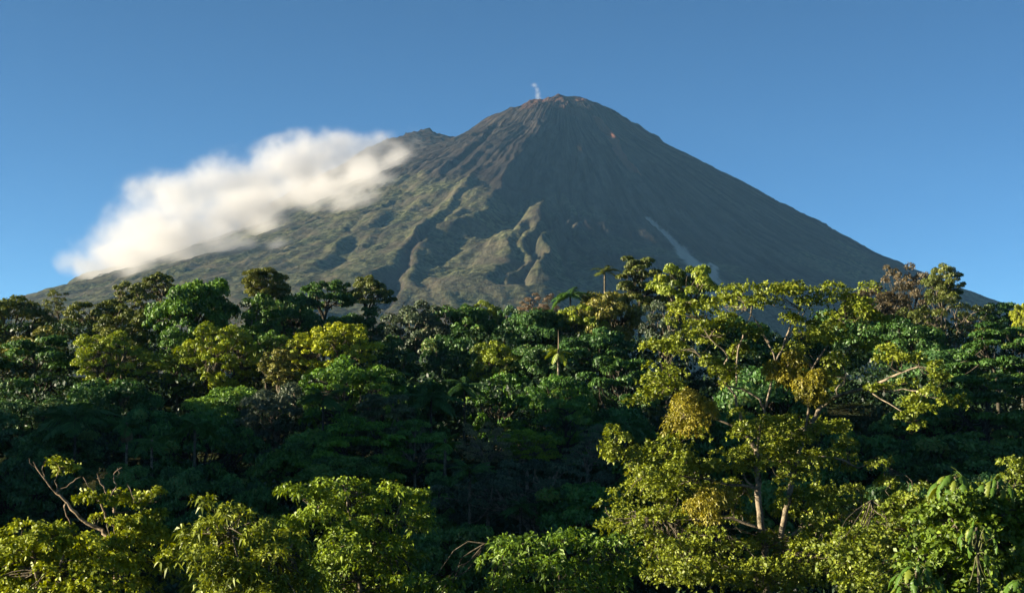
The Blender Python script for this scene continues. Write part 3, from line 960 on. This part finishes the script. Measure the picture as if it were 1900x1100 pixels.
def near_tree(name, label, cat, base_px, d, boughs, limbs, color, L, W, seed, dens=1.0, per=7, up=0.55, droop=0.15, bark=BARK_PALE,
              cell=11.0, group=None, dr=3.5, part='leafy_bough', bare=()):
    """boughs: (px, py, rx, rz[, depth shift[, colour]]); limbs: (points, r0, r1) with the first one the trunk"""
    g = rng(seed)
    b = pt(*base_px, d)
    gz = float(ground_z(b[0], b[1])) - 0.3
    root = link(name, None, loc=(b[0], b[1], gz))
    tag(root, label, cat, group)
    o = np.array([b[0], b[1], gz])
    for i, (pts, r0, r1) in enumerate(limbs):
        Q = path_px(pts, d, g, 0.04)
        if i == 0:
            Q = np.vstack([o, o * 0.5 + Q[0] * 0.5 + np.array([0.15, 0.1, 0]), Q])
        rad = np.linspace(r0, r1, len(Q)) * 0.8 * (1 + 0.08 * g.normal(size=len(Q)))
        v, f = tube(Q - o, rad, 8)
        link('trunk' if i == 0 else 'limb', mesh_np('limb', v, f, BARK, True), root, color=bark)
    tips = np.vstack([path_px(p, d) for p, _, _ in limbs])
    for bo in boughs:
        px, py, rx, rz = bo[:4]
        rx, rz = rx * 1.05, rz * 1.08
        dd = d + (bo[4] if len(bo) > 4 and bo[4] is not None else g.uniform(-dr, dr))
        c = pt(px, py, dd)
        s = K * dd
        cnt = int(dens * 10.5 * (rx * rz) / (cell * cell)) + 4
        # a bough is a few overlapping cushions
        vs_, ts_ = [], []
        k = max(4, int(rx * rz / 200))
        twigs = []
        j0 = tips[np.argmin(((tips - c) ** 2).sum(1))]
        for q in range(k):
            off = g.normal(size=3) * np.array([0.48 * rx * s, 0.4 * rx * s, 0.42 * rz * s])
            f = g.uniform(0.34, 0.62)
            cc = c + off
            v = rosettes(g, cc, (rx * s * f, rx * s * f * 0.9, rz * s * f * 1.05), max(3, int(cnt / k)), L, W, per, up, droop)
            vs_.append(v)
            ts_.append(np.clip(np.repeat(g.normal(0.42, 0.13, len(v) // 4 // per + 1), per)[:len(v) // 4] + g.normal(0, 0.14, len(v) // 4) + 0.12 * g.normal(), 0, 1))
            twigs.append(tube(curve(j0, cc, g, 0.10, 6), np.linspace(0.035, 0.012, 6), 4))
        V = np.vstack(vs_) - o
        lb = link(part, leaf_mesh(part, V, np.concatenate(ts_)), root, color=(bo[5] if len(bo) > 5 else color))
        tag(lb, kind='stuff')
        v, f = join(twigs)
        tw = link('twigs', mesh_np('twigs', v - o, f, BARK, True), lb, color=BARK_MID)
        tag(tw, kind='stuff')
    return root


# the giant spreading tree on the right
DG = 87.0
YGN, YGD = (0.200, 0.232, 0.020), (0.105, 0.125, 0.018)
boughs = [
    (1290, 578, 46, 26), (1345, 562, 50, 28), (1400, 548, 46, 26), (1450, 546, 46, 24), (1505, 550, 46, 26), (1560, 556, 46, 26),
    (1606, 566, 32, 20), (1262, 602, 30, 18), (1348, 596, 46, 20), (1560, 590, 52, 20), (1500, 592, 40, 18), (1642, 592, 36, 16),
    (1226, 636, 44, 24), (1272, 650, 40, 18), (1306, 626, 36, 18), (1330, 682, 34, 26), (1372, 648, 26, 24), (1346, 704, 22, 18), (1392, 612, 24, 16),
    (1500, 628, 46, 20), (1560, 626, 46, 20), (1612, 642, 36, 18), (1462, 652, 28, 18), (1530, 668, 36, 22), (1548, 700, 28, 18),
    (1216, 706, 50, 24), (1190, 738, 36, 20), (1240, 730, 30, 16),
    (1652, 664, 40, 18, -6), (1702, 666, 40, 18, -7), (1744, 690, 26, 18, -8), (1642, 722, 40, 16, -5), (1702, 736, 42, 20, -8), (1736, 752, 30, 28, -8), (1692, 770, 26, 20, -7),
    (1420, 792, 48, 28), (1480, 800, 50, 28), (1540, 800, 40, 26), (1380, 852, 50, 28), (1440, 846, 54, 28), (1502, 862, 50, 28), (1572, 846, 36, 22),
    (1630, 862, 30, 14), (1150, 820, 34, 28), (1186, 856, 40, 28), (1242, 848, 58, 32), (1292, 862, 50, 26), (1192, 902, 52, 22), (1282, 902, 50, 22),
    (1162, 952, 46, 24), (1222, 962, 60, 28), (1362, 922, 36, 28), (1500, 932, 46, 32), (1562, 920, 50, 28), (1612, 962, 50, 28), (1642, 900, 34, 22),
    (1200, 1010, 60, 30, -3), (1302, 1010, 68, 34, -4), (1372, 1002, 46, 28, 3), (1470, 1012, 44, 30, 3), (1545, 988, 58, 32, -2), (1250, 1062, 80, 38, -6),
    (1350, 1072, 70, 38, -5), (1462, 1072, 70, 38, -5), (1550, 1052, 70, 38, -6), (1620, 1030, 60, 34, -6),
]
_g = rng(3)
boughs += [(b[0] + _g.uniform(-40, 40), b[1] + _g.uniform(-8, 34), b[2] * 0.8, b[3] * 0.8) for b in list(boughs)[35:]]
limbs = [
    ([(1421, 1102), (1423, 1061), (1418, 1014), (1414, 973), (1407, 938), (1406, 897), (1404, 832)], 0.34, 0.22),
    ([(1404, 832), (1383, 805), (1363, 791), (1329, 778)], 0.15, 0.07),
    ([(1404, 832), (1388, 815), (1377, 792), (1370, 755), (1359, 724), (1325, 686), (1294, 656)], 0.17, 0.05),
    ([(1404, 832), (1412, 790), (1421, 755), (1400, 734), (1366, 717), (1329, 714)], 0.13, 0.05),
    ([(1421, 755), (1428, 720), (1440, 670), (1424, 636), (1400, 590)], 0.10, 0.04),
    ([(1366, 717), (1365, 666), (1376, 625), (1390, 598), (1396, 560)], 0.09, 0.04),
    ([(1340, 690), (1352, 660), (1330, 640), (1290, 590)], 0.08, 0.03),
    ([(1428, 636), (1405, 595), (1385, 575)], 0.07, 0.03),
    ([(1454, 640), (1468, 600), (1486, 575)], 0.09, 0.04),
    ([(1440, 670), (1454, 640), (1478, 600), (1500, 565)], 0.08, 0.03),
    ([(1448, 1000, 1), (1459, 945, 1), (1469, 887, 1), (1486, 825, 1), (1510, 781, 1), (1524, 755, 1), (1554, 734, -1), (1606, 721, -3), (1633, 709, -4), (1660, 696, -5), (1705, 680, -7)], 0.26, 0.06),
    ([(1554, 734, 1), (1551, 721, 1), (1571, 703, 1), (1560, 660, 1), (1580, 640, 1)], 0.08, 0.03),
    ([(1486, 825, 1), (1500, 760, 1), (1496, 700, 1), (1530, 650, 1), (1570, 590, 1)], 0.12, 0.04),
    ([(1606, 721, -3), (1640, 724, -5), (1690, 722, -6), (1720, 735, -8)], 0.06, 0.03),
    ([(1606, 723, -3), (1650, 750, -5), (1700, 780, -7)], 0.05, 0.02),
    ([(1469, 993, 1), (1489, 976, 1), (1551, 962, 1), (1600, 950, 1)], 0.12, 0.05),
    ([(1486, 870, 1), (1520, 845, 1), (1554, 849, 1), (1592, 870, 1), (1630, 856, 1), (1657, 872, 1)], 0.10, 0.04),
    ([(1406, 905), (1370, 901), (1318, 890), (1250, 877), (1190, 860)], 0.12, 0.05),
    ([(1412, 915), (1390, 895), (1380, 878)], 0.10, 0.05),
    ([(1416, 985), (1360, 960), (1260, 965), (1180, 960)], 0.12, 0.05),
    ([(1329, 778), (1280, 740), (1240, 715)], 0.08, 0.03),
]
near_tree('spreading_tree', 'giant sunlit tree with pale forking limbs spreading over the right half', 'tree', (1421, 1100), DG, boughs, limbs, YGN, 0.215, 0.125, 11, dens=1.35)

# epiphyte clumps hanging in it
for (px, py, rx, rz, dd, lab) in [
    (1272, 772, 66, 50, -2, 'golden brown leafy epiphyte clump on the left limb of the giant tree'),
    (1462, 686, 46, 40, -2, 'golden epiphyte clump high in the middle of the giant tree'),
    (1512, 722, 44, 36, -3, 'yellow-brown epiphyte clump beside the right limb of the giant tree'),
    (1320, 938, 56, 44, -3, 'orange-gold round epiphyte clump low on the giant tree'),
]:
    near_tree('epiphyte', lab, 'epiphyte', (px, py + rz * 0.5), DG + dd, [], [([(px, py + 6), (px + 6, py - 6), (px + 14, py - rz * 0.6)], 0.05, 0.02)], GO, 0.2, 0.1, 5)
    o = [q for q in COL.objects if q.get('label') == lab][0]
    c = pt(px, py, DG + dd)
    o.location = tuple(c)
    for ch in list(o.children):
        bpy.data.objects.remove(ch)
    g = rng(int(px))
    s = K * (DG + dd)
    vs_, ts_ = [], []
    for q in range(16):
        off = rnd_unit(g, 1)[0] * np.array([rx, rx * 0.7, rz]) * s * 0.62
        v = rosettes(g, off, (rx * s * 0.38, rx * s * 0.34, rz * s * 0.42), 70, 0.20, 0.085, 5, 0.2, 0.4)
        vs_.append(v)
        ts_.append(np.clip(g.normal(0.45 + 0.15 * g.normal(), 0.2, len(v) // 4), 0, 1))
    lf = link('foliage', leaf_mesh('foliage', np.vstack(vs_), np.concatenate(ts_)), o, color=(0.230, 0.200, 0.020))
    tag(lf, kind='stuff')
    for q in range(6):
        e = rnd_unit(g, 1)[0] * np.array([rx, rx * 0.6, rz]) * s * 0.9
        v, f = tube(curve((0, 0, 0), e, g, 0.15, 6), np.linspace(0.035, 0.012, 6), 5)
        link('stem', mesh_np('stem', v, f, BARK, True), o, color=BARK_PALE)

# half-bare tree, lower left
BYG = (0.240, 0.270, 0.016)
near_tree('half_bare_tree', 'half-bare tree with dead pale branches and bright leaf tufts at lower left', 'tree', (210, 1090), 62.0,
          [(118, 870, 26, 18), (98, 858, 12, 8), (157, 928, 20, 18), (228, 918, 24, 18), (206, 930, 16, 12), (290, 914, 18, 8), (268, 930, 18, 12), (182, 966, 18, 10),
           (240, 964, 34, 18), (282, 972, 40, 26), (206, 988, 44, 24), (250, 1006, 60, 30), (310, 1000, 28, 26), (190, 1040, 60, 32), (280, 1060, 60, 34)],
          [([(215, 1040), (202, 1000), (191, 986), (147, 962), (123, 931), (106, 914), (82, 890), (62, 856)], 0.16, 0.025),
           ([(106, 914), (103, 892), (112, 870)], 0.05, 0.02), ([(106, 914), (128, 896), (150, 884)], 0.04, 0.015),
           ([(202, 966), (195, 942), (171, 908), (154, 884)], 0.07, 0.02), ([(212, 950), (212, 942), (198, 911), (181, 887), (185, 867)], 0.08, 0.02),
           ([(181, 887), (192, 878), (193, 868)], 0.03, 0.012), ([(205, 925), (215, 897), (209, 877), (226, 867)], 0.045, 0.014),
           ([(213, 885), (222, 880), (218, 868)], 0.025, 0.01), ([(263, 960), (263, 952), (250, 931), (236, 897)], 0.06, 0.018),
           ([(123, 931), (118, 950), (128, 966), (130, 980)], 0.04, 0.015), ([(82, 890), (76, 872), (82, 858)], 0.03, 0.012), ([(70, 872), (58, 864), (54, 850)], 0.02, 0.008)],
          BYG, 0.20, 0.125, 21, cell=10, dr=1.5, bark=(0.30, 0.22, 0.15))

# bright foreground crowns along the bottom
near_tree('leafy_tree', 'bright yellow-green bushy crown in the lower left corner', 'tree', (60, 1140), 58.0,
          [(40, 1010, 50, 30), (85, 990, 34, 24), (20, 1060, 50, 40), (90, 1050, 60, 40), (130, 1010, 40, 26), (160, 1070, 60, 40), (60, 1100, 80, 36), (150, 1110, 80, 36), (110, 980, 22, 14), (0, 1020, 30, 26)],
          [([(70, 1120), (68, 1080), (60, 1020)], 0.14, 0.04), ([(68, 1085), (110, 1050), (130, 1000)], 0.08, 0.03)],
          BYG, 0.22, 0.125, 22, cell=10, dr=2.0, group='sunlit foreground crowns')
near_tree('leafy_tree', 'long-leaved foreground crown right of the half-bare tree', 'tree', (440, 1140), 57.0,
          [(390, 960, 40, 22), (440, 955, 34, 18), (370, 1000, 34, 34), (420, 1000, 46, 36), (470, 985, 30, 26), (390, 1060, 50, 36), (500, 1010, 46, 28), (540, 1010, 40, 26),
           (480, 1050, 46, 34), (550, 1050, 46, 36), (430, 1095, 60, 30), (520, 1095, 60, 34), (580, 1085, 36, 40), (360, 1090, 30, 34)],
          [([(450, 1120), (450, 1070), (430, 990)], 0.13, 0.04), ([(450, 1075), (520, 1040), (545, 1005)], 0.08, 0.03)],
          (0.190, 0.220, 0.018), 0.33, 0.105, 23, cell=13, dr=2.0, per=6, droop=0.42, up=0.35, group='sunlit foreground crowns')
near_tree('leafy_tree', 'tallest foreground crown, domed and half in shade, left of the picture middle', 'tree', (660, 1140), 64.0,
          [(600, 905, 44, 22), (650, 900, 44, 24), (560, 925, 40, 20), (620, 940, 50, 26), (690, 920, 34, 24), (740, 915, 36, 20), (765, 925, 26, 18), (560, 965, 50, 26),
           (630, 985, 60, 32), (700, 965, 56, 34), (760, 960, 36, 34), (660, 1035, 70, 40), (740, 1030, 56, 44), (610, 1060, 50, 44), (700, 1090, 80, 40), (770, 1085, 40, 40)],
          [([(665, 1120), (668, 1050), (650, 960), (640, 905)], 0.17, 0.04), ([(668, 1030), (720, 980), (750, 920)], 0.09, 0.03), ([(662, 1000), (600, 960), (560, 925)], 0.08, 0.03)],
          (0.165, 0.225, 0.016), 0.28, 0.105, 24, cell=11.5, dr=2.5, per=6, droop=0.35, up=0.4, group='sunlit foreground crowns')
near_tree('leafy_tree', 'low long-leaved crown at the bottom middle of the picture', 'tree', (1040, 1150), 60.0,
          [(920, 1015, 40, 14), (980, 1010, 50, 18), (1040, 1000, 50, 18), (1100, 1010, 44, 20), (1140, 1020, 40, 24), (950, 1050, 50, 28), (1020, 1050, 60, 32), (1090, 1055, 60, 34),
           (1150, 1060, 50, 36), (920, 1090, 50, 28), (1000, 1100, 70, 30), (1080, 1105, 70, 34), (820, 1095, 50, 20)],
          [([(1040, 1120), (1040, 1070), (1000, 1020), (900, 1008)], 0.13, 0.03), ([(1040, 1075), (1090, 1040), (1130, 1010)], 0.08, 0.03)],
          (0.120, 0.190, 0.016), 0.34, 0.10, 25, cell=13.5, dr=2.0, per=6, droop=0.4, up=0.3, dens=0.85, group='sunlit foreground crowns')
near_tree('vine_thicket', 'tangled olive thicket of small leaves and vines at the bottom right', 'thicket', (1690, 1150), 66.0,
          [(1590, 1010, 50, 36), (1650, 950, 40, 24), (1690, 930, 36, 24), (1660, 1000, 56, 36), (1720, 980, 50, 36), (1780, 980, 56, 40), (1640, 1060, 60, 40), (1720, 1050, 60, 40),
           (1800, 1050, 66, 44), (1870, 1000, 56, 46), (1880, 1070, 60, 44), (1700, 1100, 70, 34), (1800, 1105, 80, 34), (1600, 1100, 60, 34), (1840, 930, 50, 36), (1885, 885, 36, 26), (1780, 930, 40, 26), (1770, 905, 36, 22), (1850, 905, 40, 24), (1810, 960, 50, 30), (1890, 950, 40, 40), (1740, 940, 40, 30)],
          [([(1700, 1120), (1705, 1060), (1690, 1000), (1660, 940)], 0.12, 0.04), ([(1705, 1070), (1780, 1020), (1850, 930)], 0.08, 0.03), ([(1690, 1000), (1660, 935), (1617, 928)], 0.05, 0.02),
           ([(1730, 930), (1770, 955), (1800, 985)], 0.03, 0.02), ([(1700, 1080), (1760, 1040), (1790, 1090)], 0.03, 0.02), ([(1780, 940), (1800, 930), (1796, 950), (1780, 965)], 0.02, 0.015)],
          (0.150, 0.185, 0.018), 0.20, 0.13, 26, cell=11, dr=2.5, bark=(0.24, 0.18, 0.11))


near_tree('shrub', 'mixed green shrub in the bottom right corner below the large-leaved plants', 'shrub', (1820, 1150), 49.0,
          [(1760, 970, 50, 36), (1850, 975, 50, 40), (1800, 1040, 60, 44), (1880, 1040, 50, 44), (1730, 1040, 50, 40), (1890, 960, 30, 36), (1810, 1100, 70, 34), (1720, 1110, 50, 30), (1770, 945, 36, 20), (1850, 945, 36, 20), (1690, 1080, 40, 36)],
          [([(1815, 1120), (1815, 1060), (1790, 1000), (1765, 960)], 0.08, 0.03), ([(1815, 1070), (1850, 1010), (1860, 960)], 0.06, 0.03), ([(1815, 1085), (1760, 1060), (1725, 1030)], 0.05, 0.02)],
          (0.120, 0.175, 0.016), 0.24, 0.14, 27, cell=12, dr=1.0)


# ------------------------------------------------------------------ large-leaved plants
def big_leaf(seed):
    """a broad lobed blade, folded along the midrib and drooping to its tip"""
    g = rng(seed)
    prof = [(0.0, 0.03), (0.08, 0.24), (0.19, 0.40), (0.26, 0.25), (0.42, 0.42), (0.49, 0.24), (0.66, 0.33), (0.72, 0.17), (0.88, 0.17), (1.0, 0.0)]
    V, F = [], []
    for (t, w) in prof:
        z = -0.55 * t * t
        V += [(t, -w, z - 0.42 * w + g.normal() * 0.02), (t, 0, z + 0.05 * math.sin(t * 3.1)), (t, w, z - 0.42 * w + g.normal() * 0.02)]
    for i in range(len(prof) - 1):
        a = i * 3
        F += [(a, a + 3, a + 4, a + 1), (a + 1, a + 4, a + 5, a + 2)]
    n0 = len(V)
    tv, tf = tube([(-0.5, 0, -0.12), (-0.2, 0, -0.01), (0.05, 0, 0.0)], [0.02, 0.018, 0.014], 4)
    V = np.vstack([np.array(V), tv])
    F = np.vstack([np.array(F), tf + n0])
    return mesh_np('leaf', V, F, LEAF, False, {'tint': np.full(len(V), g.uniform(0.3, 0.6))})


BIG = [big_leaf(s) for s in (1, 2, 3)]
for (px, py, d, spread, n, size, lab) in [
    (1772, 884, 50.0, 36, 16, 0.95, 'large-leaved plant with drooping glossy leaves, left one above the thicket'),
    (1852, 892, 49.5, 38, 18, 0.9, 'large-leaved plant with drooping leaves close to the right edge'),
    (1700, 1058, 46.5, 44, 16, 0.85, 'large-leaved plant low in the thicket at the bottom right'),
    (1812, 978, 46.8, 32, 12, 0.72, 'smaller large-leaved plant in the middle of the thicket'),
    (1890, 1082, 46.0, 26, 10, 0.85, 'large-leaved plant cut by the bottom right corner'),
]:
    g = rng(int(px))
    c = pt(px, py, d)
    gz = float(ground_z(c[0], c[1])) - 0.2
    root = link('large_leaved_plant', None, loc=(c[0], c[1], gz))
    tag(root, lab, 'plant', 'large-leaved plants in the thicket')
    v, f = tube([(0, 0, 0), (0.1, 0, (c[2] - gz) * 0.5), (0, 0, c[2] - gz)], [0.09, 0.07, 0.04], 7)
    link('stem', mesh_np('stem', v, f, BARK, True), root, color=BARK_MID)
    s = K * d
    n = int(n * 2.3)
    for i in range(n):
        a = i * 2.4 + g.uniform(-.4, .4)
        q = math.sqrt((i + 0.5) / n)
        p = np.array([math.cos(a) * q * spread * s, math.sin(a) * q * spread * s * 0.8, c[2] - gz + (0.55 - q * 1.1 + g.uniform(-.45, .25)) * spread * s * 0.8])
        if i % 5 > 2:
            p[2] -= g.uniform(0.4, 3.2)
        sz_ = size * g.uniform(.36, .7)
        link('leaf', BIG[i % 3], root, tuple(p), (g.uniform(-.6, .6), g.uniform(0.15, 1.1), a + g.uniform(-.5, .5)), (sz_, sz_ * g.uniform(.6, .9), sz_), (0.085, 0.150, 0.016) if i % 3 else (0.150, 0.180, 0.020))
        if q > 0.3:
            v, f = tube(curve((0, 0, c[2] - gz - 0.8), p, g, 0.10, 5), np.linspace(0.025, 0.012, 5), 4)
            link('leaf_stalk', mesh_np('leaf_stalk', v, f, BARK, True), root, color=(0.12, 0.13, 0.05))
